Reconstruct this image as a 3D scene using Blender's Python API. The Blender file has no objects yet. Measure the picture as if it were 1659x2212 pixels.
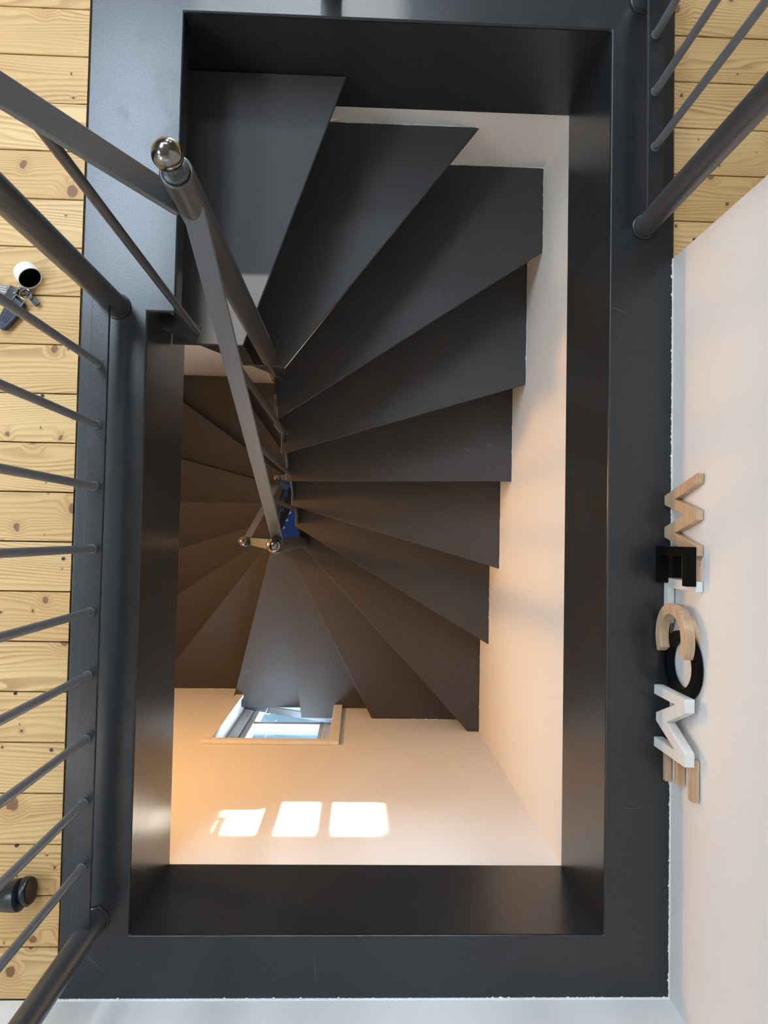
import bpy, bmesh, math, random
from mathutils import Vector, Matrix
random.seed(7)
scene = bpy.context.scene
COL = scene.collection
PI = math.pi

# ---------------------------------------------------------------- camera
def look_down_camera():
    f = 1534.0                               # focal length in pixels of a 1659 x 2212 frame
    roll = math.radians(-1.1)
    d = Vector((-53.5 / f, -52.0 / f, -1.0)).normalized()   # straight down, seen by the camera
    zw = -d
    xw = Vector((math.cos(roll), math.sin(roll), 0)); xw = (xw - zw * xw.dot(zw)).normalized()
    yw = zw.cross(xw)
    cam = bpy.data.cameras.new('camera')
    cam.sensor_fit = 'VERTICAL'; cam.sensor_height = 36.0; cam.sensor_width = 27.0
    cam.lens = f / 2212.0 * 36.0
    cam.clip_start = 0.02; cam.clip_end = 200
    o = bpy.data.objects.new('camera', cam); COL.objects.link(o)
    o.matrix_world = Matrix.Translation((0, 0, 1.4)) @ Matrix((xw, yw, zw)).to_4x4()
    scene.camera = o
look_down_camera()

# ---------------------------------------------------------------- sky, sun, exposure
SKY = (0.69, 0.84, 1.0); SKY_STRENGTH = 20.0; AUREOLE = 80.0
SUN_STRENGTH = 20.0
LAMP_POWER = 27.0; LAMP_COLOUR = (1.0, 0.53, 0.185)
world = bpy.data.worlds.new('world'); scene.world = world; world.use_nodes = True
bg = world.node_tree.nodes['Background']
wt = world.node_tree
w_co = wt.nodes.new('ShaderNodeTexCoord'); w_dot = wt.nodes.new('ShaderNodeVectorMath'); w_dot.operation = 'DOT_PRODUCT'
w_dot.inputs[1].default_value = Vector((0, 1.0, 0.385)).normalized(); wt.links.new(w_co.outputs['Generated'], w_dot.inputs[0])
w_max = wt.nodes.new('ShaderNodeMath'); w_max.operation = 'MAXIMUM'; w_max.inputs[1].default_value = 0.0; wt.links.new(w_dot.outputs['Value'], w_max.inputs[0])
w_pow = wt.nodes.new('ShaderNodeMath'); w_pow.operation = 'POWER'; w_pow.inputs[1].default_value = 40.0; wt.links.new(w_max.outputs[0], w_pow.inputs[0])
w_str = wt.nodes.new('ShaderNodeMath'); w_str.operation = 'MULTIPLY_ADD'; w_str.inputs[1].default_value = AUREOLE; w_str.inputs[2].default_value = SKY_STRENGTH
wt.links.new(w_pow.outputs[0], w_str.inputs[0]); wt.links.new(w_str.outputs[0], bg.inputs['Strength'])     # the sky is brighter around the sun
bg.inputs['Color'].default_value = (*SKY, 1)
sun = bpy.data.lights.new('sun', 'SUN'); sun.energy = SUN_STRENGTH; sun.angle = math.radians(0.5); sun.color = (1.0, 0.95, 0.86)
so = bpy.data.objects.new('sun', sun); COL.objects.link(so); so.rotation_euler = (-math.atan2(1.0, 0.385), 0, 0); so.location = (0, 20, 9)
vs = scene.view_settings
vs.view_transform = 'Standard'; vs.look = 'None'; vs.gamma = 1.0; vs.use_curve_mapping = False
vs.exposure = 0.05

def portal(loc, rot, sx, sy):
    l = bpy.data.lights.new('sky_portal', 'AREA'); l.shape = 'RECTANGLE'; l.size = sx; l.size_y = sy
    l.cycles.is_portal = True
    o = bpy.data.objects.new('sky_portal', l); COL.objects.link(o); o.location = loc; o.rotation_euler = rot
FAR_WINDOWS = [(-0.36, 0.08), (0.95, 1.45)]       # x ranges in the far wall
WZ0, WZ1 = 0.9, 2.22
SKYLIGHTS = [(-1.75, -1.00, 1.25, 3.05), (-0.85, 0.15, 2.62, 3.12), (-3.05, -2.15, -0.45, 0.75)]     # x0, x1, y0, y1 of the roof windows
for a, b in FAR_WINDOWS:
    portal(((a + b) / 2, 6.14, (WZ0 + WZ1) / 2), (-PI / 2, 0, 0), b - a, WZ1 - WZ0)
for a, b, c, d in SKYLIGHTS:
    portal(((a + b) / 2, (c + d) / 2, 2.66), (0, 0, 0), b - a, d - c)
portal((-0.33, -0.985, -2.1), (PI / 2, 0, 0), 0.36, 1.45)
lamp = bpy.data.lights.new('stairwell_lamp', 'POINT'); lamp.energy = LAMP_POWER; lamp.color = LAMP_COLOUR; lamp.shadow_soft_size = 0.05
lo = bpy.data.objects.new('stairwell_lamp', lamp); COL.objects.link(lo); lo.location = (-1.15, 0.20, -0.74)

# ---------------------------------------------------------------- node helpers and materials
class NT:
    def __init__(self, name):
        self.m = bpy.data.materials.new(name); self.m.use_nodes = True
        self.t = self.m.node_tree; self.n = self.t.nodes; self.l = self.t.links
        self.b = self.n['Principled BSDF']
    def new(self, kind, **kw):
        x = self.n.new(kind)
        for k, v in kw.items(): setattr(x, k, v)
        return x
    def put(self, sock, v):
        if hasattr(v, 'is_linked') or isinstance(v, bpy.types.NodeSocket): self.l.new(v, sock)
        elif v is not None: sock.default_value = v
    def math(self, op, a, b=None, c=None, clamp=False):
        x = self.new('ShaderNodeMath', operation=op); x.use_clamp = clamp
        for i, v in enumerate((a, b, c)):
            if v is not None: self.put(x.inputs[i], v)
        return x.outputs[0]
    def vmath(self, op, a, b):
        x = self.new('ShaderNodeVectorMath', operation=op)
        self.put(x.inputs[0], a); self.put(x.inputs[1], b)
        return x.outputs[0]
    def mix(self, f, a, b, blend='MIX'):
        x = self.new('ShaderNodeMix', data_type='RGBA', blend_type=blend)
        self.put(x.inputs[0], f); self.put(x.inputs[6], a); self.put(x.inputs[7], b)
        return x.outputs[2]
    def noise(self, vec, scale, detail=2.0, rough=0.5, dist=0.0):
        x = self.new('ShaderNodeTexNoise'); self.put(x.inputs['Vector'], vec)
        x.inputs['Scale'].default_value = scale; x.inputs['Detail'].default_value = detail
        x.inputs['Roughness'].default_value = rough; x.inputs['Distortion'].default_value = dist
        return x.outputs[0]
    def ramp(self, v, lo, hi, a=0.0, b=1.0):
        x = self.new('ShaderNodeMapRange', interpolation_type='SMOOTHSTEP')
        self.put(x.inputs[0], v); self.put(x.inputs[1], lo); self.put(x.inputs[2], hi); self.put(x.inputs[3], a); self.put(x.inputs[4], b)
        return x.outputs[0]
    def coords(self, which='Object'):
        return self.new('ShaderNodeTexCoord').outputs[which]
    def world_pos(self):
        return self.new('ShaderNodeNewGeometry').outputs['Position']
    def bump(self, h, strength, dist):
        x = self.new('ShaderNodeBump'); x.inputs['Strength'].default_value = strength; x.inputs['Distance'].default_value = dist
        self.l.new(h, x.inputs['Height']); self.l.new(x.outputs[0], self.b.inputs['Normal'])
    def set(self, **kw):
        for k, v in kw.items(): self.put(self.b.inputs[k.replace('_', ' ')], v)
        return self.m

def rgba(c): return (c[0], c[1], c[2], 1.0)

def steel_paint(name, base, rough, fine=900.0, bump=0.12, scuff=0.5, spec=0.8):
    t = NT(name); p = t.world_pos()
    n1 = t.noise(p, 3.2, 4.0, 0.6)
    n2 = t.noise(p, 14.0, 3.0, 0.6)
    sc = t.math('MULTIPLY', t.ramp(n1, 0.52, 0.66), t.ramp(n2, 0.45, 0.62))
    col = t.mix(t.math('MULTIPLY', sc, scuff), rgba(base), rgba([c * 1.7 + 0.004 for c in base]))
    # hairline scratches
    w = t.new('ShaderNodeTexVoronoi', feature='DISTANCE_TO_EDGE'); w.inputs['Scale'].default_value = 5.0
    t.l.new(t.vmath('ADD', p, t.vmath('MULTIPLY', t.new('ShaderNodeTexNoise').outputs[1], (0.4, 0.4, 0.4))), w.inputs['Vector'])
    scr = t.math('MULTIPLY', t.ramp(w.outputs['Distance'], 0.006, 0.0), t.ramp(t.noise(p, 7.0, 2.0), 0.62, 0.70))
    col = t.mix(t.math('MULTIPLY', scr, 0.35), col, (0.22, 0.22, 0.22, 1))
    t.set(Base_Color=col, Roughness=t.math('ADD', t.math('MULTIPLY', sc, 0.05), t.math('ADD', t.math('MULTIPLY', t.noise(p, 500.0, 1.0), 0.05), rough - 0.025)))
    if bump: t.bump(t.noise(p, fine, 2.0, 0.6), bump, 0.0004)
    t.put(t.b.inputs['Specular IOR Level'], t.math('MULTIPLY', t.math('ADD', t.math('MULTIPLY', t.noise(p, 420.0, 2.0), 1.1), 0.45), spec))   # mica grain
    return t.m

M = {}
M['frame'] = steel_paint('frame_paint', (0.020, 0.022, 0.024), 0.285, 260.0, 0.0, 0.22, 0.56)
M['tread'] = steel_paint('tread_paint', (0.068, 0.066, 0.066), 0.50, 400.0, 0.02, 0.15, 0.12)
M['bar'] = steel_paint('bar_paint', (0.118, 0.128, 0.145), 0.38, 900.0, 0.03, 0.2)
M['tube'] = steel_paint('tube_paint', (0.050, 0.051, 0.054), 0.33, 900.0, 0.02, 0.2)

def plain(name, c, rough=0.5, metal=0.0, spec=0.5):
    t = NT(name); p = t.coords()
    n = t.noise(p, 60.0, 3.0)
    t.set(Base_Color=t.mix(n, rgba([x * 0.94 for x in c]), rgba([min(1, x * 1.05) for x in c])), Roughness=rough, Metallic=metal)
    t.b.inputs['Specular IOR Level'].default_value = spec
    return t.m

def polished(name):
    t = NT(name); p = t.coords()
    n = t.noise(p, 45.0, 4.0, 0.6)
    t.set(Base_Color=t.mix(n, (0.16, 0.155, 0.15, 1), (0.30, 0.29, 0.27, 1)), Metallic=1.0, Roughness=t.math('ADD', t.math('MULTIPLY', n, 0.18), 0.06))
    return t.m
M['ball'] = polished('ball_steel')
M['chrome'] = plain('chrome', (0.75, 0.75, 0.76), 0.12, 1.0)
M['weld'] = plain('weld_grey', (0.13, 0.13, 0.135), 0.35)

def plaster(name, c):
    t = NT(name); p = t.world_pos()
    n = t.noise(p, 1.7, 3.0)
    t.set(Base_Color=t.mix(n, rgba([x * 0.97 for x in c]), rgba(c)), Roughness=0.75)
    t.b.inputs['Specular IOR Level'].default_value = 0.25
    t.bump(t.noise(p, 130.0, 3.0, 0.55), 0.10, 0.002)
    return t.m
M['attic'] = plaster('attic_plaster', (0.42, 0.42, 0.42))
M['wall'] = plaster('wall_plaster', (0.84, 0.82, 0.79))
M['well'] = plaster('stairwell_plaster', (0.85, 0.82, 0.77))
M['caulk'] = plaster('caulk_white', (0.85, 0.85, 0.84))

def pine():
    t = NT('pine_boards'); oi = t.new('ShaderNodeObjectInfo')
    r = oi.outputs['Random']
    off = t.new('ShaderNodeCombineXYZ'); t.l.new(t.math('MULTIPLY', r, 37.0), off.inputs[0]); t.l.new(t.math('MULTIPLY', r, 91.0), off.inputs[1])
    p = t.vmath('ADD', t.coords(), off.outputs[0])
    sx = t.new('ShaderNodeSeparateXYZ'); t.l.new(p, sx.inputs[0]); X, Y = sx.outputs[0], sx.outputs[1]
    def knots(scale, keep, r0, r1):
        v = t.new('ShaderNodeTexVoronoi', voronoi_dimensions='2D', feature='F1'); v.inputs['Scale'].default_value = scale
        wob = t.vmath('MULTIPLY', t.vmath('SUBTRACT', t.new_noise_col(p, 45.0), (0.5, 0.5, 0.5)), (0.012, 0.012, 0.0))
        t.l.new(t.vmath('MULTIPLY', t.vmath('ADD', p, wob), (1.0, 0.86, 1.0)), v.inputs['Vector'])
        sc = t.new('ShaderNodeSeparateColor'); t.l.new(v.outputs['Color'], sc.inputs[0])
        k = t.math('GREATER_THAN', sc.outputs[0], keep)
        d = t.math('DIVIDE', v.outputs['Distance'], scale)          # metres
        rad = t.math('ADD', t.math('MULTIPLY', sc.outputs[1], r1 - r0), r0)
        core = t.math('MULTIPLY', t.ramp(d, rad, t.math('MULTIPLY', rad, 0.72)), k)
        halo = t.math('MULTIPLY', t.ramp(d, t.math('MULTIPLY', rad, 3.4), t.math('MULTIPLY', rad, 0.8)), k)
        ring = t.math('MULTIPLY', t.math('ADD', t.math('MULTIPLY', t.math('SINE', t.math('MULTIPLY', d, 2600.0)), 0.5), 0.5), core)
        push = t.math('MULTIPLY', t.math('MULTIPLY', halo, rad), 1.3)
        return core, halo, ring, push
    t.new_noise_col = lambda v, s: (lambda x: (t.l.new(v, x.inputs['Vector']), x.inputs['Scale'].__setattr__('default_value', s), x.outputs[1])[2])(t.new('ShaderNodeTexNoise'))
    c1, h1, g1, p1 = knots(9.5, 0.36, 0.0045, 0.0125)
    c2, h2, g2, p2 = knots(17.0, 0.55, 0.0014, 0.0034)
    stretch = t.vmath('MULTIPLY', p, (1.3, 8.0, 1.0))
    low = t.noise(stretch, 1.0, 2.0, 0.5)
    mid = t.noise(t.vmath('MULTIPLY', p, (5.0, 30.0, 1.0)), 1.0, 3.0, 0.5)
    v = t.math('ADD', Y, t.math('ADD', t.math('MULTIPLY', low, 0.15), t.math('MULTIPLY', mid, 0.010)))
    v = t.math('ADD', v, t.math('ADD', p1, p2))
    s = t.math('FRACT', t.math('MULTIPLY', v, 125.0))
    late = t.math('MULTIPLY', t.ramp(s, 0.30, 0.86), t.ramp(s, 1.0, 0.93))     # slow rise, sharp end like a growth ring
    amp = t.ramp(t.noise(t.vmath('MULTIPLY', p, (2.5, 16.0, 1.0)), 1.0, 2.0), 0.30, 0.72, 0.25, 1.0)
    fib = t.noise(t.vmath('MULTIPLY', p, (14.0, 900.0, 1.0)), 1.0, 2.0, 0.5)
    tone = t.new('ShaderNodeSeparateColor')
    wn = t.new('ShaderNodeTexWhiteNoise', noise_dimensions='1D'); t.l.new(r, wn.inputs['W']); t.l.new(wn.outputs['Color'], tone.inputs[0])
    base = t.mix(tone.outputs[0], (0.60, 0.370, 0.145, 1), (0.70, 0.475, 0.218, 1))
    patch = t.noise(t.vmath('MULTIPLY', p, (3.0, 11.0, 1.0)), 1.0, 2.0)
    base = t.mix(t.ramp(patch, 0.4, 0.75, 0.0, 0.5), base, (0.53, 0.305, 0.115, 1))
    col = t.mix(t.math('MULTIPLY', t.math('MULTIPLY', late, amp), 0.80), base, (0.36, 0.185, 0.062, 1))
    col = t.mix(t.math('MULTIPLY', t.ramp(fib, 0.55, 0.8), 0.12), col, (0.42, 0.27, 0.13, 1))
    col = t.mix(t.math('MULTIPLY', t.math('MAXIMUM', h1, h2), 0.45), col, (0.45, 0.235, 0.085, 1))
    col = t.mix(t.math('MULTIPLY', c1, 0.88), col, (0.20, 0.085, 0.040, 1))
    col = t.mix(t.math('MULTIPLY', g1, 0.35), col, (0.11, 0.05, 0.03, 1))
    col = t.mix(t.math('MULTIPLY', c2, 0.9), col, (0.09, 0.045, 0.025, 1))
    t.set(Base_Color=col, Roughness=0.5)
    t.b.inputs['Specular IOR Level'].default_value = 0.35
    t.bump(t.math('SUBTRACT', t.math('MULTIPLY', late, -0.3), t.math('MAXIMUM', c1, c2)), 0.25, 0.0006)
    return t.m
M['pine'] = pine()

def beech():
    t = NT('beech_letter'); p = t.coords()
    g = t.noise(t.vmath('MULTIPLY', p, (120.0, 14.0, 120.0)), 1.0, 3.0)
    g2 = t.noise(t.vmath('MULTIPLY', p, (500.0, 60.0, 500.0)), 1.0, 2.0)
    c = t.mix(t.ramp(g, 0.3, 0.7), (0.50, 0.335, 0.20, 1), (0.64, 0.46, 0.30, 1))
    t.set(Base_Color=t.mix(t.math('MULTIPLY', t.ramp(g2, 0.5, 0.8), 0.3), c, (0.36, 0.22, 0.12, 1)), Roughness=0.5)
    return t.m
M['beech'] = beech()
M['white'] = plain('white_lacquer', (0.83, 0.83, 0.80), 0.4)
M['black'] = plain('black_lacquer', (0.003, 0.003, 0.003), 0.55, 0.0, 0.08)
M['black_plastic'] = plain('black_plastic', (0.012, 0.013, 0.015), 0.30)
M['dark_gap'] = plain('dark_subfloor', (0.012, 0.010, 0.009), 0.9)
M['win_white'] = plain('window_white', (0.50, 0.51, 0.51), 0.4)
M['navy'] = plain('navy_plastic', (0.011, 0.016, 0.036), 0.38)
M['grey_cloth'] = plain('grey_cloth', (0.30, 0.29, 0.25), 0.9)
M['blue'] = plain('blue_rug', (0.045, 0.13, 0.42), 0.9)
M['dark_floor'] = plain('dark_floor', (0.03, 0.028, 0.03), 0.6)
M['bark'] = plain('brown_offcut', (0.21, 0.10, 0.05), 0.7)
M['cord'] = plain('cord_cream', (0.55, 0.50, 0.38), 0.8)

def glass():
    m = bpy.data.materials.new('window_glass'); m.use_nodes = True; nt = m.node_tree; nt.nodes.clear()
    o = nt.nodes.new('ShaderNodeOutputMaterial'); tr = nt.nodes.new('ShaderNodeBsdfTransparent'); gl = nt.nodes.new('ShaderNodeBsdfGlossy')
    mx = nt.nodes.new('ShaderNodeMixShader'); lw = nt.nodes.new('ShaderNodeLayerWeight'); lw.inputs[0].default_value = 0.2; fr = nt.nodes.new('ShaderNodeMapRange'); fr.inputs[3].default_value = 0.03; fr.inputs[4].default_value = 0.55; nt.links.new(lw.outputs['Facing'], fr.inputs[0])
    tr.inputs[0].default_value = (0.93, 0.96, 0.97, 1); gl.inputs['Roughness'].default_value = 0.02
    nt.links.new(fr.outputs[0], mx.inputs[0]); nt.links.new(tr.outputs[0], mx.inputs[1]); nt.links.new(gl.outputs[0], mx.inputs[2]); nt.links.new(mx.outputs[0], o.inputs[0])
    return m
M['glass'] = glass()

def garden():
    t = NT('garden_ground'); p = t.world_pos()
    n = t.noise(p, 2.2, 5.0, 0.65); n2 = t.noise(p, 9.0, 4.0, 0.6)
    c = t.mix(t.ramp(n, 0.35, 0.65), (0.013, 0.028, 0.036, 1), (0.030, 0.050, 0.060, 1))
    t.set(Base_Color=t.mix(t.ramp(n2, 0.45, 0.7), c, (0.048, 0.068, 0.076, 1)), Roughness=0.9)
    return t.m
M['garden'] = garden()

# ---------------------------------------------------------------- mesh helpers
def link(name, bm, mat, parent=None, smooth=False, bevel=0.0, segs=2, loc=None):
    me = bpy.data.meshes.new(name); bmesh.ops.recalc_face_normals(bm, faces=bm.faces[:]); bm.to_mesh(me); bm.free()
    if mat: me.materials.append(mat)
    if smooth:
        for p in me.polygons: p.use_smooth = True
    o = bpy.data.objects.new(name, me); COL.objects.link(o)
    if loc: o.location = loc
    if parent: o.parent = parent
    if bevel:
        b = o.modifiers.new('bevel', 'BEVEL'); b.width = bevel; b.segments = segs; b.limit_method = 'ANGLE'; b.angle_limit = math.radians(35); b.harden_normals = False
        for p in me.polygons: p.use_smooth = True
        try: me.set_sharp_from_angle(angle=math.radians(50))
        except Exception: pass
        if segs >= 2:
            w = o.modifiers.new('normals', 'WEIGHTED_NORMAL'); w.keep_sharp = False
    elif smooth:
        try: me.set_sharp_from_angle(angle=math.radians(40))
        except Exception: pass
    return o
def BM(): return bmesh.new()
def box(bm, x0, x1, y0, y1, z0, z1):
    r = bmesh.ops.create_cube(bm, size=1.0)
    for v in r['verts']:
        v.co = Vector((x0 + (v.co.x + .5) * (x1 - x0), y0 + (v.co.y + .5) * (y1 - y0), z0 + (v.co.z + .5) * (z1 - z0)))
    return r['verts']
def basis(d):
    d = Vector(d).normalized(); up = Vector((0, 0, 1)) if abs(d.z) < 0.99 else Vector((0, 1, 0))
    u = d.cross(up).normalized(); v = u.cross(d).normalized()
    return d, u, v
def lathe(bm, base, axis, prof, n=24):
    """prof: list of (distance along axis, radius)"""
    d, u, v = basis(axis); base = Vector(base); rings = []
    for s, r in prof:
        if r <= 1e-6: rings.append([bm.verts.new(base + d * s)])
        else: rings.append([bm.verts.new(base + d * s + (u * math.cos(2 * PI * i / n) + v * math.sin(2 * PI * i / n)) * r) for i in range(n)])
    for a, b in zip(rings, rings[1:]):
        for i in range(n):
            j = (i + 1) % n
            if len(a) == 1 and len(b) == 1: continue
            if len(a) == 1: bm.faces.new((a[0], b[i], b[j]))
            elif len(b) == 1: bm.faces.new((a[i], b[0], a[j]))
            else: bm.faces.new((a[i], b[i], b[j], a[j]))
    for rg in (rings[0], rings[-1]):
        if len(rg) > 1: bm.faces.new(rg)
def rod(bm, a, b, r, n=16):
    a = Vector(a); b = Vector(b); lathe(bm, a, b - a, [(0, r), ((b - a).length, r)], n)
def flatbar(bm, a, b, w, t, up=(0, 0, 1)):
    """flat bar from a to b, w wide sideways, t thick; top centre line runs through a and b"""
    a = Vector(a); b = Vector(b); d = (b - a).normalized(); s = d.cross(Vector(up)).normalized(); n = s.cross(d).normalized()
    vs = []
    for p in (a, b):
        for i, j in ((-1, 0), (1, 0), (1, -1), (-1, -1)): vs.append(bm.verts.new(p + s * (i * w / 2) + n * (j * t)))
    for f in ((0, 1, 2, 3), (7, 6, 5, 4), (0, 4, 5, 1), (1, 5, 6, 2), (2, 6, 7, 3), (3, 7, 4, 0)): bm.faces.new([vs[k] for k in f])
def prism(bm, pts, z0, z1, f=None, holes=()):
    """extruded outline; f maps (a, b, c) to a point, default (x, y, z)"""
    f = f or (lambda a, b, c: (a, b, c))
    loops = [list(pts)] + [list(h) for h in holes]; all_low = []; all_up = []; edges = []
    for lp in loops:
        lo_ = [bm.verts.new(f(a, b, z0)) for a, b in lp]; up_ = [bm.verts.new(f(a, b, z1)) for a, b in lp]
        n = len(lp)
        for i in range(n): bm.faces.new((lo_[i], lo_[(i + 1) % n], up_[(i + 1) % n], up_[i]))
        all_low.append(lo_); all_up.append(up_)
    if not holes:
        bm.faces.new(all_low[0]); bm.faces.new(all_up[0])
    else:
        for grp in (all_low, all_up):
            es = []
            for lp in grp:
                for i in range(len(lp)):
                    e = bm.edges.get((lp[i], lp[(i + 1) % len(lp)])); es.append(e)
            bmesh.ops.triangle_fill(bm, use_beauty=True, use_dissolve=False, edges=es)
def torus(bm, c, axis, R, r, n=24, m=8, a0=0.0, a1=2 * PI):
    d, u, v = basis(axis); c = Vector(c); full = abs(a1 - a0 - 2 * PI) < 1e-6; rings = []
    for i in range(n if full else n + 1):
        a = a0 + (a1 - a0) * i / n; o = u * math.cos(a) + v * math.sin(a)
        rings.append([bm.verts.new(c + o * (R + r * math.cos(2 * PI * k / m)) + d * r * math.sin(2 * PI * k / m)) for k in range(m)])
    seq = list(zip(rings, rings[1:])) + ([(rings[-1], rings[0])] if full else [])
    for a, b in seq:
        for k in range(m): bm.faces.new((a[k], b[k], b[(k + 1) % m], a[(k + 1) % m]))
def tube(bm, pts, r, n=8):
    pts = [Vector(p) for p in pts]; rings = []
    for i, p in enumerate(pts):
        d = (pts[min(i + 1, len(pts) - 1)] - pts[max(i - 1, 0)]); d, u, v = basis(d)
        rings.append([bm.verts.new(p + (u * math.cos(2 * PI * k / n) + v * math.sin(2 * PI * k / n)) * r) for k in range(n)])
    for a, b in zip(rings, rings[1:]):
        for k in range(n): bm.faces.new((a[k], a[(k + 1) % n], b[(k + 1) % n], b[k]))
    bm.faces.new(rings[0]); bm.faces.new(rings[-1])
def thing(name, label, cat, loc=(0, 0, 0), group=None):
    o = bpy.data.objects.new(name, None); COL.objects.link(o); o.location = loc; o.empty_display_size = 0.05
    o['label'] = label; o['category'] = cat
    if group: o['group'] = group
    bpy.context.view_layer.update()
    return o
def at(o, parent):                       # parent keeping world place (parents are only ever translated)
    o.parent = parent; o.location = o.location - parent.location
    return o
def struct(o, kind='structure'):
    o['kind'] = kind; return o

# ---------------------------------------------------------------- stair opening and rooms: the large structure
IX0, IX1, IY0, IY1 = -0.426, 0.495, -0.772, 1.044       # inner edge of the opening
OX0, OX1, OY0, OY1 = -0.556, 0.624, -0.892, 1.176       # outer edge of the steel frame
FD = 0.297                                              # depth of the frame
WX, WY0, WY1, WLX = 0.499, -0.779, 1.047, -1.20         # stairwell wall faces
ZLOW = -4.065                                           # floor of the storey below

def wall(name, boxes, mat):
    bm = BM()
    for b in boxes: box(bm, *b)
    return struct(link(name, bm, mat))
wall('wall_right', [(OX1, 0.745, OY0, 0.574, -0.003, 2.6)], M['wall'])
wall('wall_front', [(-4.0, 3.5, -1.02, OY0, 0.0, 2.6)], M['wall'])
wall('wall_left', [(-4.12, -4.0, -1.02, 6.3, -0.3, 2.6)], M['attic'])
wall('wall_far_right', [(3.5, 3.62, -1.02, 6.3, -0.3, 2.6)], M['attic'])
xs = sorted(FAR_WINDOWS); far = [(-4.0, 3.5, 6.1, 6.28, -0.3, WZ0), (-4.0, 3.5, 6.1, 6.28, WZ1, 2.6)]
edge = -4.0
for a, b in xs:
    far.append((edge, a, 6.1, 6.28, WZ0, WZ1)); edge = b
far.append((edge, 3.5, 6.1, 6.28, WZ0, WZ1))
wall('wall_back', far, M['attic'])
bm = BM(); prism(bm, [(-4.12, -1.02), (3.62, -1.02), (3.62, 6.3), (-4.12, 6.3)], 2.6, 2.75, holes=[[(a, c), (b, c), (b, d), (a, d)] for a, b, c, d in SKYLIGHTS])
struct(link('ceiling', bm, M['attic']))
# stairwell below the opening
wall('wall_stairwell_right', [(WX, 0.62, -1.0, 1.16, ZLOW, -FD)], M['well'])
wall('wall_stairwell_back', [(WLX, WX, WY1, 1.16, ZLOW, -FD)], M['well'])
wall('wall_stairwell_left', [(-1.32, WLX, -1.0, 1.16, ZLOW, -FD)], M['well'])
NX0, NX1, NZ0, NZ1 = -0.545, -0.100, -2.85, -1.33        # window niche
wall('wall_stairwell_front', [(WLX, NX0, -0.98, WY0, ZLOW, -FD), (NX1, WX, -0.98, WY0, ZLOW, -FD), (NX0, NX1, -0.98, WY0, NZ1, -FD), (NX0, NX1, -0.98, WY0, ZLOW, NZ0)], M['well'])
wall('ceiling_stairwell', [(-1.32, OX0 + 0.02, -1.0, 1.16, -FD - 0.012, -FD)], M['well'])
bm = BM()
box(bm, -4.0, OX0 - 0.002, -1.02, OY1, -FD, -0.024)
box(bm, OX1 + 0.002, 3.5, -1.02, OY1, -FD, -0.024)
box(bm, -4.0, 3.5, OY1 + 0.002, 6.1, -FD, -0.024)
floor = struct(link('floor', bm, M['dark_gap']))
bm = BM(); box(bm, -1.32, 0.62, -1.0, 1.16, ZLOW - 0.1, ZLOW)
struct(link('floor_below', bm, M['dark_floor']))
bm = BM(); box(bm, -14, 14, -26, -1.1, -5.6, -5.5)
struct(link('ground', bm, M['garden']))

# floor boards, every board an object
PITCH = 0.09655; Y00 = -0.8915
plank_mesh = {}
def plank(x0, x1, row):
    key = round(x1 - x0, 3); w = PITCH - 0.0022
    if key not in plank_mesh:
        bm = BM(); L = x1 - x0; ch = 0.0011
        prism(bm, [(-w / 2, -0.022), (w / 2, -0.022), (w / 2, -ch), (w / 2 - ch, 0), (-w / 2 + ch, 0), (-w / 2, -ch)], 0, L, lambda a, b, c: (c, a, b))
        bmesh.ops.recalc_face_normals(bm, faces=bm.faces[:])
        me = bpy.data.meshes.new('floor_plank'); bm.to_mesh(me); bm.free(); me.materials.append(M['pine']); plank_mesh[key] = me
    o = bpy.data.objects.new('floor_plank', plank_mesh[key]); COL.objects.link(o)
    o.location = (x0, Y00 + PITCH * (row + 0.5), -0.0015 - random.random() * 0.0012); o.parent = floor
    return o
row = 0
while Y00 + PITCH * (row + 1) < 6.1:
    yc = Y00 + PITCH * (row + 0.5)
    if yc < OY1:
        plank(-4.0, OX0 - 0.0022, row)
        if yc > 0.53: plank(OX1 + 0.0025, 3.5, row)
        else: plank(0.746, 3.5, row)
    else: plank(-4.0, 3.5, row)
    row += 1
# dark screw heads sunk into the boards
for x, y in ((-0.602, -0.757), (-0.573, -0.055), (-0.583, -0.422), (-0.668, -0.893 + 0.03), (-0.624, 0.262), (-0.655, -0.315), (-0.642, -0.603), (0.668, 0.615)):
    bm = BM(); lathe(bm, (x, y, -0.004), (0, 0, 1), [(0, 0.0032), (0.0042, 0.0032), (0.0042, 0.0016), (0.0032, 0.0)], 10)
    link('floor_screw', bm, M['black_plastic'], floor)
# irregular white sealant along the wall foot
def caulk(name, p0, p1, side, w=0.003, parent=None, n=70):
    """ragged bead from p0 to p1; side = unit vector from wall into the room"""
    bm = BM(); p0 = Vector(p0); p1 = Vector(p1); s = Vector(side); rings = []
    for i in range(n + 1):
        f = i / n; q = p0.lerp(p1, f); k = w * (0.30 + 0.35 * random.random() + (0.7 * random.random() if random.random() < 0.12 else 0))
        rings.append([bm.verts.new(q - s * 0.002), bm.verts.new(q - s * 0.002 + Vector((0, 0, 0.004))), bm.verts.new(q + s * k * 0.5 + Vector((0, 0, 0.0025))), bm.verts.new(q + s * k)])
    for a, b in zip(rings, rings[1:]):
        for k in range(4): bm.faces.new((a[k], b[k], b[(k + 1) % 4], a[(k + 1) % 4]))
    bm.faces.new(rings[0]); bm.faces.new(rings[-1])
    return link(name, bm, M['caulk'], parent)
struct(caulk('trim_1', (OX1, OY0, 0.0), (OX1, 0.574, 0.0), (-1, 0, 0), 0.0040, n=420))
struct(caulk('trim_2', (OX0, OY0, 0.0), (OX1, OY0, 0.0), (0, 1, 0), 0.0042, n=340))
bm = BM(); box(bm, -0.5745, -0.5585, OY0 - 0.002, -0.878, -0.02, 0.006)
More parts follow.
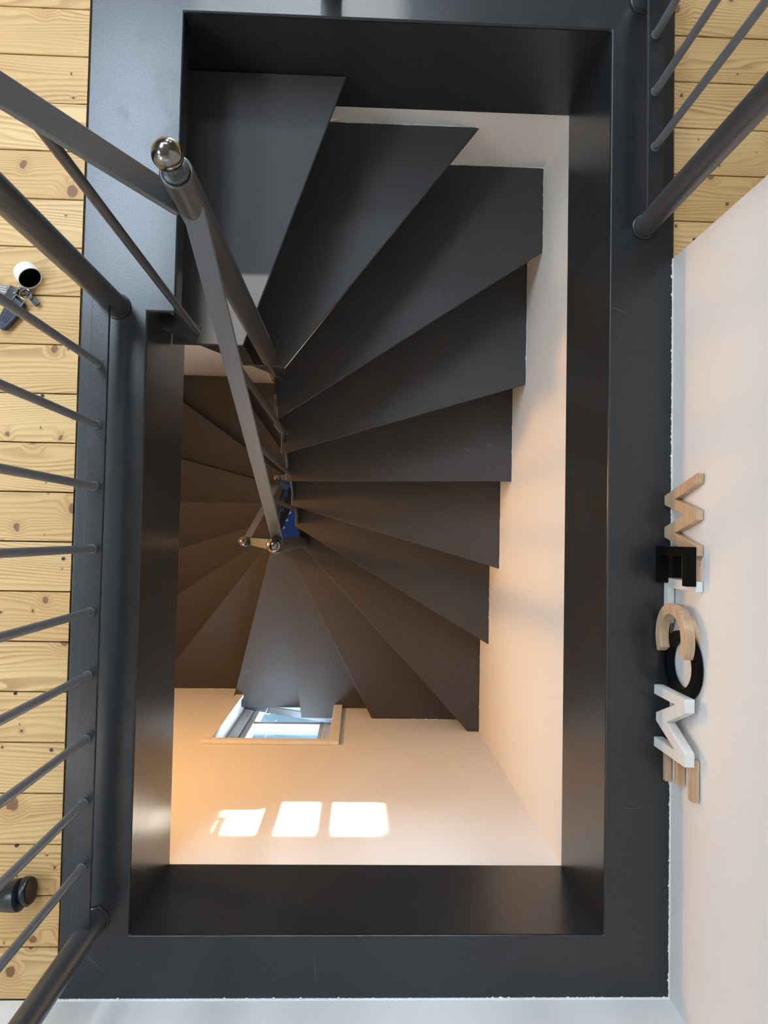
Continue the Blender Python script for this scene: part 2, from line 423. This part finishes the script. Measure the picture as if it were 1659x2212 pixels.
struct(link('trim_3', bm, M['bark'], bevel=0.001))

# ---------------------------------------------------------------- window in the stairwell
win = bpy.data.objects.new('window_1', None); COL.objects.link(win); win['kind'] = 'structure'
def frame_ring(bm, x0, x1, z0, z1, wl, wr, wt, wb, y0, y1):
    box(bm, x0, x0 + wl, y0, y1, z0, z1); box(bm, x1 - wr, x1, y0, y1, z0, z1)
    box(bm, x0 + wl, x1 - wr, y0, y1, z1 - wt, z1); box(bm, x0 + wl, x1 - wr, y0, y1, z0, z0 + wb)
CX0, CX1, CZ1 = -0.573, -0.060, -1.272
for nm, b in (('casing', (CX0, CX0 + 0.038, -0.7785, -0.764, -2.9, CZ1)), ('casing', (CX1 - 0.038, CX1, -0.7785, -0.764, -2.9, CZ1)), ('casing', (CX0 + 0.038, CX1 - 0.038, -0.7785, -0.764, CZ1 - 0.036, CZ1))):
    bm = BM(); box(bm, *b); link(nm, bm, M['well'], win, bevel=0.002)
bm = BM(); frame_ring(bm, NX0, NX1, NZ0, NZ1, 0.042, 0.044, 0.05, 0.06, -0.96, -0.862); link('window_frame', bm, M['win_white'], win, bevel=0.002)
bm = BM(); frame_ring(bm, NX0 + 0.042, NX1 - 0.044, NZ0 + 0.06, NZ1 - 0.05, 0.028, 0.022, 0.04, 0.05, -0.935, -0.878); link('sash', bm, M['win_white'], win, bevel=0.002)
bm = BM(); box(bm, NX0 + 0.07, NX1 - 0.066, -0.916, -0.884, -2.0, -1.965); link('transom', bm, M['win_white'], win, bevel=0.002)
bm = BM(); box(bm, NX0 + 0.07, NX1 - 0.066, -0.912, -0.909, -1.966, NZ1 - 0.09); link('pane', bm, M['glass'], win)
bm = BM(); box(bm, NX0 + 0.07, NX1 - 0.066, -0.912, -0.909, NZ0 + 0.11, -1.999); link('pane', bm, M['glass'], win)
bm = BM(); box(bm, NX0 - 0.02, NX1 + 0.02, -1.02, -0.98, NZ0 - 0.04, NZ0); link('outer_sill', bm, M['win_white'], win, bevel=0.003)
bm = BM(); tube(bm, [(-0.418, -0.826, -2.022), (-0.424, -0.838, -2.012), (-0.428, -0.852, -2.03), (-0.424, -0.866, -2.07), (-0.412, -0.874, -2.14), (-0.40, -0.876, -2.25)], 0.0022, 6)
link('pull_cord', bm, M['cord'], win, smooth=True)

# windows of the upper room (seen only by their light)
for i, (a, b) in enumerate(FAR_WINDOWS):
    w = bpy.data.objects.new('window_%d' % (i + 2), None); COL.objects.link(w); w['kind'] = 'structure'
    bm = BM(); frame_ring(bm, a, b, WZ0, WZ1, 0.012, 0.012, 0.015, 0.03, 6.15, 6.2); link('window_frame', bm, M['win_white'], w)

# ---------------------------------------------------------------- steel frame around the opening
fr = thing('stairwell_frame', 'wide dark grey painted steel frame lining the rectangular stair opening', 'frame')
bm = BM(); prism(bm, [(OX0, OY0), (OX1, OY0), (OX1, OY1), (OX0, OY1)], -FD, -0.007, holes=[[(IX0, IY0), (IX1, IY0), (IX1, IY1), (IX0, IY1)]])
link('side_plate', bm, M['frame'], fr)
PLX, PLY = -0.3715, 0.434
bm = BM(); prism(bm, [(OX0, OY0), (OX1, OY0), (OX1, OY1), (OX0, OY1)], -0.0075, 0.0, holes=[[(IX0 + .0005, IY0 + .0005), (IX1 - .0005, IY0 + .0005), (IX1 - .0005, IY1 - .0005), (PLX, IY1 - .0005), (PLX, PLY), (IX0 + .0005, PLY)]])
link('top_plate', bm, M['frame'], fr, bevel=0.0055, segs=3)
bm = BM(); box(bm, PLX - 0.008, PLX - 0.001, PLY + 0.004, IY1, -0.05, -0.007); link('edge_lip', bm, M['frame'], fr)

# ---------------------------------------------------------------- staircase
st = thing('winder_staircase', 'dark grey steel winding staircase descending through the floor opening', 'staircase', (-0.35, 0.18, 0))
def stp(name, bm, mat, **kw):
    o = link(name, bm, mat, None, **kw); return at(o, st)
def ZT(k): return -0.18 - 0.185 * (k - 1)
RX, RY0, RY1, RLX = WX - 0.001, WY0 + 0.001, WY1 - 0.001, WLX + 0.001
EX0, EX1, EY0, EY1 = -0.465, -0.242, -0.055, 0.420        # the open eye of the stair
NOSE = {0: ((-0.36, 0.42), (-0.36, RY1)), 1: ((-0.268, 0.42), (-0.047, RY1)), 2: ((-0.198, 0.42), (0.285, RY1)), 3: ((-0.232, 0.316), (RX, 0.806)), 4: ((-0.240, 0.241), (RX, 0.472)),
        5: ((-0.244, 0.174), (RX, 0.190)), 6: ((-0.242, 0.103), (RX, -0.107)), 7: ((-0.244, 0.033), (RX, -0.402)), 8: ((-0.232, -0.041), (0.452, RY0)),
        9: ((-0.312, EY0), (0.069, RY0)), 10: ((-0.352, EY0), (-0.250, RY0)), 11: ((-0.420, EY0), (-0.582, RY0)), 12: ((EX0, EY0 + 0.002), (-1.010, RY0)),
        13: ((EX0, 0.006), (RLX, -0.495)), 14: ((EX0, 0.088), (RLX, -0.157)), 15: ((EX0, 0.187), (RLX, 0.178)), 16: ((EX0, 0.287), (RLX, 0.478)),
        17: ((EX0, 0.362), (RLX, 0.872)), 18: ((-0.425, 0.42), (-0.880, RY1)), 19: ((-0.345, 0.42), (-0.46, RY1)), 20: ((-0.268, 0.42), (-0.047, RY1)), 21: ((-0.198, 0.42), (0.285, RY1))}
def rect_param(p, x0, x1, y0, y1):
    """clockwise position (seen from above) starting at the top-left corner"""
    x, y = p; W = x1 - x0; H = y1 - y0
    c = [(abs(y - y1), x - x0), (abs(x - x1), W + (y1 - y)), (abs(y - y0), W + H + (x1 - x)), (abs(x - x0), 2 * W + H + (y - y0))]
    return min(c)[1]
def corners_between(pa, pb, x0, x1, y0, y1):
    W = x1 - x0; H = y1 - y0; T = 2 * (W + H)
    cs = [(0, (x0, y1)), (W, (x1, y1)), (W + H, (x1, y0)), (2 * W + H, (x0, y0))]
    a = rect_param(pa, x0, x1, y0, y1); b = rect_param(pb, x0, x1, y0, y1)
    if b < a - 1e-4: b += T
    out = []
    for k in range(2):
        for s, c in cs:
            if a + 0.004 < s + k * T < b - 0.004: out.append((s + k * T, c))
    return [c for s, c in sorted(out)]
OUT = (RLX, RX, RY0, RY1); INN = (EX0, EX1, EY0, EY1)
def clipback(p, q, d):
    """line p-q moved by d towards the step above"""
    p = Vector(p); q = Vector(q); t = (q - p).normalized(); n = Vector((-t.y, t.x))
    return p + n * d, q + n * d
def snap(p, R):
    x0, x1, y0, y1 = R
    x, y = p
    c = min((abs(y - y1), (min(max(x, x0), x1), y1)), (abs(x - x1), (x1, min(max(y, y0), y1))), (abs(y - y0), (min(max(x, x0), x1), y0)), (abs(x - x0), (x0, min(max(y, y0), y1))))
    return c[1]
for k in range(1, 22):
    ni, no = NOSE[k]; pi_, po = NOSE[k - 1]
    over = 0.075 if k <= 6 else 0.045
    bi, bo = clipback(pi_, po, over)
    bo = snap(bo, OUT); bi = snap(bi, INN)
    if k == 1:
        pts = [(-0.424, 0.419), (-0.268, 0.419), (-0.050, IY1 - 0.001), (-0.424, IY1 - 0.001)]
    elif k == 2:
        pts = [(-0.300, 0.420), (-0.212, 0.420), (-0.198, 0.414), (0.285, RY1), (-0.10, RY1), (-0.300, 0.60)]
    else:
        outer = [tuple(bo)] + corners_between(bo, no, *OUT) + [tuple(no)]
        inner = [tuple(bi)] + corners_between(bi, ni, *INN) + [tuple(ni)]
        if k == 10: outer = [tuple(bo), (NX1 - 0.001, RY0), (NX1 - 0.001, -0.826), (-0.2505 + 0.006, -0.826)]
        if k == 11: outer = [(-0.20, RY0), (-0.20, -0.824), (NX0 + 0.001, -0.824), (NX0 + 0.001, RY0), tuple(no)]
        pts = outer + inner[::-1]
    bm = BM(); prism(bm, pts, ZT(k) - 0.010, ZT(k))
    tr = stp('tread', bm, M['tread'], bevel=0.0028, segs=2)
    if k >= 2:                                      # closed riser under the nose of the step above
        qi, qo = clipback(pi_, po, 0.060 if k <= 6 else 0.030); dd = (qo - qi).normalized(); nn = Vector((-dd.y, dd.x)); qi = qi + dd * 0.004; qo = qo - dd * 0.001
        if k == 3: qi = qi + dd * 0.02
        bm = BM(); prism(bm, [tuple(qi), tuple(qo), tuple(qo + nn * 0.004), tuple(qi + nn * 0.004)], ZT(k) - 0.001, ZT(k - 1) - 0.0095)
        stp('riser', bm, M['tread'])
    # ragged sealant where the tread meets the wall
    if 3 <= k <= 8:
        a = bo if k > 3 else (RX, RY1)
        at_ = caulk('sealant_bead', (RX + 0.002, a[1], ZT(k) - 0.001), (RX + 0.002, no[1] if k < 8 else RY0, ZT(k) - 0.001), (-1, 0, 0), 0.0042, n=50)
        at_.parent = tr; at_.location = -tr.location - st.location
    if k in (2, 3):
        x0, x1 = ((-0.10, 0.283) if k == 2 else (0.20, RX))
        at_ = caulk('sealant_bead', (x0, RY1 + 0.002, ZT(k) - 0.001), (x1, RY1 + 0.002, ZT(k) - 0.001), (0, -1, 0), 0.0042, n=40)
        at_.parent = tr; at_.location = -tr.location - st.location
    if k in (9, 12, 17, 18):
        if k == 9: q = ((0.069, RY0), (0.44, RY0), (0, 1, 0))
        elif k == 12: q = ((-1.0, RY0), (-0.60, RY0), (0, 1, 0))
        elif k == 17: q = ((RLX, RY1), (-0.88, RY1), (0, -1, 0))
        else: q = ((-0.87, RY1), (-0.46, RY1), (0, -1, 0))
        at_ = caulk('sealant_bead', (q[0][0], q[0][1] - q[2][1] * 0.002, ZT(k) - 0.001), (q[1][0], q[1][1] - q[2][1] * 0.002, ZT(k) - 0.001), q[2], 0.0046, n=40)
        at_.parent = tr; at_.location = -tr.location - st.location

# inner stringers that carry the narrow ends, and the outer one that crosses the window
bm = BM(); prism(bm, [(-0.367, -0.191), (-0.268, -0.191), (-0.268, -0.376), (-0.205, -0.376), (-0.205, -0.524)], 0.4205, 0.428, lambda a, b, c: (a, c, b))
stp('stringer', bm, M['black_plastic'])  # steel like the others; shade against the lamp is put into the near-black colour
bm = BM(); prism(bm, [(0.445, -0.50), (0.375, -0.50), (-0.02, -1.44), (-0.02, -1.56), (0.03, -1.56), (0.445, -0.60)], -0.236, -0.229, lambda a, b, c: (c, a, b))
stp('stringer', bm, M['frame'])
bm = BM(); prism(bm, [(-0.235, -1.46), (-0.235, -1.56), (-0.455, -2.36), (-0.455, -2.24)], -0.058, -0.050, lambda a, b, c: (a, c, b))
stp('stringer', bm, M['frame'])
bm = BM(); prism(bm, [(-0.04, -2.25), (-0.04, -2.36), (0.41, -3.36), (0.41, -3.25)], -0.474, -0.466, lambda a, b, c: (c, a, b))
stp('stringer', bm, M['frame'])
bm = BM(); flatbar(bm, (NX0 + 0.001, -0.841, -2.125), (NX1 - 0.001, -0.841, -1.872), 0.030, 0.010)
stp('wall_stringer', bm, M['bar'])

# newel posts
RT = 0.0212
def newel(x, y, z0, zt):
    """tube from z0 to zt, recessed cap, neck and polished ball"""
    bm = BM(); lathe(bm, (x, y, z0), (0, 0, 1), [(0, RT - .001), (0.002, RT), (zt - z0 - 0.0015, RT), (zt - z0, RT - 0.0015), (zt - z0, RT - 0.0030), (zt - z0 - 0.004, RT - 0.0032), (zt - z0 - 0.004, 0)], 32)
    p = stp('newel_post', bm, M['tube'], smooth=True)
    bm = BM(); L = zt - 0.004; lathe(bm, (x, y, L), (0, 0, 1), [(0, RT - 0.0040), (0.008, RT - 0.0042), (0.0095, RT - 0.0056), (0.0105, 0.011), (0.020, 0.0078), (0.026, 0.0078)], 28)
    c = link('end_cap', bm, M['tube'], None, smooth=True); c.parent = p
    R = 0.0188; n = 18; bm = BM(); lathe(bm, (x, y, zt + 0.020), (0, 0, 1), [(R - R * math.cos(PI * i / n), R * math.sin(PI * i / n)) for i in range(n + 1)], 32)
    b = link('ball_finial', bm, M['ball'], None, smooth=True); b.parent = p; b['label'] = 'polished steel ball'
    return p
P1 = (-0.233, 0.441); P2 = (-0.221, -0.029); P3 = (-0.458, -0.030); P4 = (-0.452, 0.300)
newel(P1[0], P1[1], -0.56, 0.538)
newel(P2[0], P2[1], ZT(8), -0.487)
newel(P3[0], P3[1], ZT(12), -1.455)
newel(P4[0], P4[1], ZT(16), -2.455)
for q, z in ((P1, -0.5545), (P2, ZT(8))):
    bm = BM(); torus(bm, (q[0], q[1], z + 0.002), (0, 0, 1), RT + 0.001, 0.003, 24, 6)
    stp('weld_ring', bm, M['tube'], smooth=True)
bm = BM(); box(bm, -0.240, -0.212, 0.392, 0.432, -0.60, -0.5595); stp('bracket', bm, M['weld'], bevel=0.001)
bm = BM(); box(bm, -0.242, -0.236, 0.30, 0.395, -0.70, -0.555); stp('bracket', bm, M['weld'])

# flat handrail bars, each joined to its posts
BW, BT = 0.030, 0.009
def bar(a, b):
    bm = BM(); flatbar(bm, a, b, BW, BT); return stp('handrail', bm, M['bar'], bevel=0.0015)
Z1 = 0.452
bar((P1[0] + 0.004, P1[1] - 0.012, Z1 + 0.018), (P2[0] + 0.001, P2[1] + 0.012, -0.520))
bar((P2[0] - 0.012, P2[1], -0.540), (P3[0] + 0.012, P3[1], -1.500))
bar((P3[0], P3[1] + 0.012, -1.520), (P4[0], P4[1] - 0.012, -2.500))
bar((P4[0] + 0.010, P4[1] + 0.010, -2.51), (-0.236, 0.430, -3.05))
# spindles between treads and handrail
def spindle(x, y, z0, z1):
    bm = BM(); rod(bm, (x, y, z0), (x, y, z1), 0.0070, 14); o = stp('spindle', bm, M['tube'], smooth=True)
    bm = BM(); torus(bm, (x, y, z0 + 0.001), (0, 0, 1), 0.0072, 0.0016, 14, 6); w = link('weld_ring', bm, M['weld'], o, smooth=True)
def z_bar1(y): return Z1 + 0.018 + (P1[1] - 0.012 - y) / (P1[1] - P2[1] - 0.024) * (-0.520 - Z1 - 0.018) - 0.026
for y, k in ((0.307, 4), (0.198, 5), (0.092, 6)):
    spindle(-0.230, y, ZT(k), z_bar1(y))

# ---------------------------------------------------------------- guard railings
def railing(name, label, posts, rods, railx, height, loc, extra=None):
    t = thing(name, label, 'railing', loc)
    def part(nm, bm, mat, **kw): return at(link(nm, bm, mat, None, **kw), t)
    for x, y in posts:
        bm = BM(); rod(bm, (x, y, 0.0), (x, y, height), RT, 32); p = part('post', bm, M['tube'], smooth=True)
        bm = BM(); torus(bm, (x, y, 0.002), (0, 0, 1), RT + 0.0012, 0.0032, 28, 8); w = link('weld_ring', bm, M['frame'], None, smooth=True); w.parent = p
    y0 = min(p[1] for p in posts); y1 = max(p[1] for p in posts); xm = (railx[0] + railx[1]) / 2
    bm = BM(); box(bm, railx[0], railx[1], y0, y1, 0.062, 0.070); part('bottom_rail', bm, M['frame'], bevel=0.001)
    bm = BM(); box(bm, railx[0], railx[1], y0 - 0.02, y1 + 0.02, height - 0.004, height + 0.006); part('top_rail', bm, M['bar'], bevel=0.001)
    for y in rods:
        bm = BM(); rod(bm, (xm - 0.001, y, 0.066), (xm - 0.001, y, height), 0.0071, 14); r = part('baluster', bm, M['bar'], smooth=True)
        bm = BM(); torus(bm, (xm - 0.001, y, 0.0705), (0, 0, 1), 0.0074, 0.0018, 16, 6); w = link('weld_ring', bm, M['weld'], None, smooth=True); w.parent = r
    return t, part
HT = 0.90
lr, lpart = railing('guard_railing', 'long dark steel guard railing along the left edge of the stair opening', [(-0.483, 0.442), (-0.487, -0.742)],
        [0.312, 0.197, 0.083, -0.033, -0.149, -0.265, -0.381, -0.497, -0.613], (-0.508, -0.475), HT, (-0.485, -0.15, 0))
rr, rpart = railing('guard_railing', 'short dark steel guard railing at the upper right corner of the opening beside the wall', [(0.564, 0.636), (0.557, 1.104)],
        [0.986, 0.873, 0.763], (0.542, 0.573), HT, (0.56, 0.86, 0))
# it turns the corner and runs on along the far side of the opening, just beyond the picture
bm = BM(); rod(bm, (-0.078, 1.108, 0.0), (-0.078, 1.108, HT), RT, 24); rpart('post', bm, M['tube'], smooth=True)
bm = BM(); box(bm, -0.098, 0.540, 1.092, 1.122, HT - 0.004, HT + 0.006); rpart('top_rail', bm, M['bar'], bevel=0.001)
# sloping bar from the left railing post down to the first newel, with its spindle and foot bar
bm = BM(); flatbar(bm, (-0.476, 0.442, 0.905), (P1[0] - 0.014, P1[1], 0.458), 0.034, 0.010); stp('handrail', bm, M['bar'], bevel=0.0015)
bm = BM(); rod(bm, (-0.3545, 0.428, -0.118), (-0.3545, 0.436, 0.640), 0.0072, 14); stp('spindle', bm, M['tube'], smooth=True)
bm = BM(); flatbar(bm, (-0.4255, 0.447, -0.088), (-0.350, 0.424, -0.118), 0.036, 0.007); stp('foot_bar', bm, M['frame'], bevel=0.001)
# ---------------------------------------------------------------- WELCOME letters on the right wall
sign = thing('welcome_sign', 'row of overlapping wood, black and white letters spelling welcome on the white wall', 'sign', (OX1, -0.16, 0.03))
def letter(outlines, x0, x1, mat, label, holes=()):
    g = 1.0225 if x0 < 0.6 else 1.0244       # outlines were measured a little nearer to the lens than the letters stand
    outlines = [(a * g, max(0.0015, 1.4 - (1.4 - b) * g)) for a, b in outlines]; holes = [[(a * g, 1.4 - (1.4 - b) * g) for a, b in h] for h in holes]
    bm = BM(); prism(bm, outlines, x0, x1, lambda a, b, c: (c, a, b), holes)
    o = at(link('letter', bm, mat, None, bevel=0.0006, segs=1), sign); o['label'] = label
    return o
BX0, BX1, FX0, FX1 = 0.6085, 0.6215, 0.590, 0.6085
def E_shape(y0, y1, z0, z1, s, ym):
    zm = (z0 + z1) / 2
    return [(y0, z0), (y0, z1), (y1, z1), (y1, z1 - s), (y0 - s, z1 - s), (y0 - s, zm + s / 2), (ym, zm + s / 2), (ym, zm - s / 2), (y0 - s, zm - s / 2), (y0 - s, z0 + s), (y1, z0 + s), (y1, z0)]
letter([(.123, .168), (.105, .168), (.081, .079), (.057, .166), (.040, .166), (.017, .079), (-.006, .166), (-.024, .166), (.009, .035), (.029, .035), (.0505, .118), (.072, .035), (.090, .035)], BX0, BX1, M['beech'], 'pale wooden letter W')
letter(E_shape(-.008, -.078, .036, .166, .0175, -.066), FX0, FX1 - .0003, M['black'], 'black letter E')
letter([(-.069, .034), (-.069, .166), (-.0875, .166), (-.0875, .053), (-.155, .053), (-.155, .034)], BX0, BX1, M['white'], 'white letter L')
cy, cz, R, s = -.177, .100, .0635, .0195
arc = [(math.radians(60 + (300 - 60) * i / 36)) for i in range(37)]
letter([(cy - R * math.cos(a), cz + R * math.sin(a)) for a in arc] + [(cy - (R - s) * math.cos(a), cz + (R - s) * math.sin(a)) for a in reversed(arc)], FX0, FX1 - .0003, M['beech'], 'pale wooden letter C')
oy, oz, Ro = -.226, .102, .067
ring = [2 * PI * i / 48 for i in range(48)]
letter([(oy + Ro * .94 * math.cos(a), oz + Ro * math.sin(a)) for a in ring], BX0, BX1, M['black'], 'black letter O', [[(oy + (Ro * .94 - .0205) * math.cos(a), oz + (Ro - .0195) * math.sin(a)) for a in ring]])
letter([(-.276, .031), (-.276, .162), (-.300, .162), (-.335, .085), (-.370, .162), (-.394, .162), (-.394, .031), (-.376, .031), (-.376, .122), (-.343, .041), (-.327, .041), (-.294, .122), (-.294, .031)], FX0, FX1 - .0003, M['white'], 'white letter M')
letter(E_shape(-.386, -.457, .028, .156, .0175, -.447), BX0, BX1, M['beech'], 'pale wooden letter E')
for y, z in ((.107, .148), (.02, .06), (-.078, .12), (-.12, .044), (-.282, .102), (-.395, .10)):
    bm = BM(); rod(bm, (BX1 - .0005, y, z), (OX1, y, z), 0.004, 8); at(link('spacer', bm, M['white']), sign)

# ---------------------------------------------------------------- things on the floor
# bunch of keys, left edge
kb = thing('key_bunch', 'bunch of keys with silver ring, navy fob and white cap lying on the pine floor', 'keys', (-0.67, 0.44, 0))
def kp(nm, bm, mat, **kw): return at(link(nm, bm, mat, None, **kw), kb)
def kw_(zx, zy): return (-0.709 + zx / 12.29 * 0.000922, 0.5285 - zy / 12.29 * 0.000918)
def oriented_box(bm, c, ang, L, W, z0, z1, taper=1.0):
    dx, dy = math.cos(ang), math.sin(ang)
    pts = []
    for u, v in ((-L / 2, -W / 2 * taper), (L / 2, -W / 2), (L / 2, W / 2), (-L / 2, W / 2 * taper)):
        pts.append((c[0] + u * dx - v * dy, c[1] + u * dy + v * dx))
    prism(bm, pts, z0, z1)
c = kw_(800, 520); ax = Vector((0.62, -0.66, 0.36)).normalized()
bm = BM(); lathe(bm, Vector((c[0], c[1], 0.0215)) - ax * 0.020, ax, [(0, 0.0), (0, 0.0185), (0.003, 0.0212), (0.028, 0.0225), (0.028, 0.0209), (0.006, 0.0193), (0.006, 0.0)], 32)
kp('white_cap', bm, M['white'], smooth=True)
bm = BM(); lathe(bm, Vector((c[0], c[1], 0.0215)) + ax * (-0.0118), ax, [(-0.002, 0.0), (-0.002, 0.0189), (0.0190, 0.0206), (0.0185, 0.0198), (0.000, 0.0182), (0.000, 0)], 32)
kp('cap_lining', bm, M['black'], smooth=True)
c = kw_(690, 960); bm = BM(); torus(bm, (c[0], c[1], 0.014), (0.1, 0.2, 1), 0.0105, 0.0011, 28, 8); kp('split_ring', bm, M['chrome'], smooth=True)
c = kw_(585, 740); bm = BM(); torus(bm, (c[0], c[1], 0.016), (0.5, 0.6, 0.6), 0.0062, 0.0010, 20, 8); kp('link_ring', bm, M['chrome'], smooth=True)
c = kw_(430, 880); bm = BM(); torus(bm, (c[0], c[1], 0.014), (-0.6, 0.4, 0.7), 0.0070, 0.0010, 20, 8); kp('link_ring', bm, M['chrome'], smooth=True)
c = kw_(830, 1040); bm = BM(); oriented_box(bm, c, math.radians(-47), 0.034, 0.0105, 0.004, 0.008); kp('key', bm, M['black_plastic'], bevel=0.001)
c = kw_(650, 860); bm = BM(); oriented_box(bm, c, math.radians(-40), 0.020, 0.0085, 0.007, 0.0095); kp('key', bm, M['black_plastic'], bevel=0.001)
c = kw_(330, 930); bm = BM(); oriented_box(bm, c, math.radians(62), 0.026, 0.020, 0.002, 0.012); kp('leather_tab', bm, M['black_plastic'], bevel=0.002)
bm = BM()
fa = Vector((*kw_(540, 1110), 0)); fb = Vector((*kw_(60, 1870), 0)); dv = (fb - fa); L = dv.length; d = dv / L; n = Vector((-d.y, d.x, 0)); outl = []
for u, v in ((0, -.013), (0, .013), (.15, .0155), (.45, .0150), (.75, .0125), (.95, .0095), (1.0, .004), (1.0, -.004), (.95, -.0105), (.75, -.0140), (.45, -.0165), (.15, -.016)):
    q = fa + d * (u * L) + n * v; outl.append((q.x, q.y))
prism(bm, outl, 0.001, 0.013); kp('key_fob', bm, M['navy'], bevel=0.003, segs=3)
for off in (-.006, 0.0, .006):
    bm = BM(); a = fa + d * 0.012 + n * off; b = fa + d * (L * 0.78) + n * off * 0.7
    tube(bm, [(a.x, a.y, 0.013), (b.x, b.y, 0.013)], 0.0008, 6); kp('fob_groove', bm, M['black_plastic'])
for off in (-.0105, .0105):
    bm = BM(); a = fa + n * off - d * 0.006; b = fa + n * off + d * 0.012
    tube(bm, [(a.x, a.y, 0.0145), (b.x, b.y, 0.0145)], 0.0010, 6); kp('chrome_trim', bm, M['chrome'])
bm = BM(); a = fa + n * -.0115 - d * 0.005; b = fa + n * .0115 - d * 0.005; tube(bm, [(a.x, a.y, 0.0145), (b.x, b.y, 0.0145)], 0.0010, 6); kp('chrome_trim', bm, M['chrome'])
c = kw_(150, 830); bm = BM(); oriented_box(bm, c, math.radians(-12), 0.050, 0.018, 0.001, 0.005); kp('cloth_tag', bm, M['grey_cloth'], bevel=0.001)
for i in range(3):
    c = kw_(40, 740 + 60 * i); bm = BM(); oriented_box(bm, c, math.radians(-12), 0.020, 0.0022, 0.005, 0.007); kp('silver_key', bm, M['chrome'], bevel=0.0004)

# black twin castor, lower left
cs = thing('furniture_castor', 'black plastic castor wheel with chrome pin on the pine floor', 'castor', (-0.625, -0.685, 0))
def cp(nm, bm, mat, **kw): return at(link(nm, bm, mat, None, **kw), cs)
ax = Vector((1, 0.14, 0.10)).normalized()
bm = BM(); lathe(bm, Vector((-0.6130, -0.6755, 0.0262)), ax, [(0, 0.018), (0, 0.0235), (0.0025, 0.0255), (0.010, 0.0255), (0.0135, 0.0235), (0.0145, 0.020), (0.0135, 0.017), (0.0140, 0.0)], 36)
cp('wheel', bm, M['black_plastic'], smooth=True)
bm = BM(); lathe(bm, Vector((-0.6560, -0.684, 0.0300)), ax, [(0, 0.0), (0, 0.016), (0.003, 0.021), (0.010, 0.0262), (0.030, 0.0285), (0.040, 0.0285), (0.042, 0.026), (0.042, 0)], 36)
for v in bm.verts:
    if v.co.z < 0.001: v.co.z = 0.001
cp('hood', bm, M['black_plastic'], smooth=True)
bm = BM(); lathe(bm, Vector((-0.645, -0.700, 0.0165)), Vector((1, 0.22, 0)).normalized(), [(0, 0.0), (0, 0.012), (0.004, 0.0155), (0.036, 0.0155), (0.040, 0.012), (0.040, 0)], 28)
cp('wheel', bm, M['black_plastic'], smooth=True)
bm = BM(); rod(bm, (-0.690, -0.6865, 0.040), (-0.652, -0.6840, 0.036), 0.0042, 16); cp('chrome_pin', bm, M['chrome'], smooth=True)

# blue rug on the floor below, seen through the eye of the stair
rg = thing('blue_rug', 'blue rug with white triangles on the floor far below the stair eye', 'rug', (-0.45, 0.1, ZLOW))
ra = Vector((-0.510, 0.247)); rb = Vector((-0.585, 0.055)); dr = (rb - ra).normalized(); nr = Vector((-dr.y, dr.x))
a = ra - dr * 0.25; b = rb + dr * 0.35
bm = BM(); prism(bm, [tuple(a), tuple(b), tuple(b + nr * 0.7), tuple(a + nr * 0.7)], ZLOW, ZLOW + 0.012); at(link('rug_pile', bm, M['blue']), rg)
for i in range(-1, 8):
    q = ra + dr * (0.005 + 0.062 * i) + nr * 0.001
    bm = BM(); prism(bm, [tuple(q), tuple(q + dr * 0.034 + nr * 0.002), tuple(q + dr * 0.010 + nr * 0.020)], ZLOW + 0.012, ZLOW + 0.014); at(link('triangle', bm, M['white']), rg)
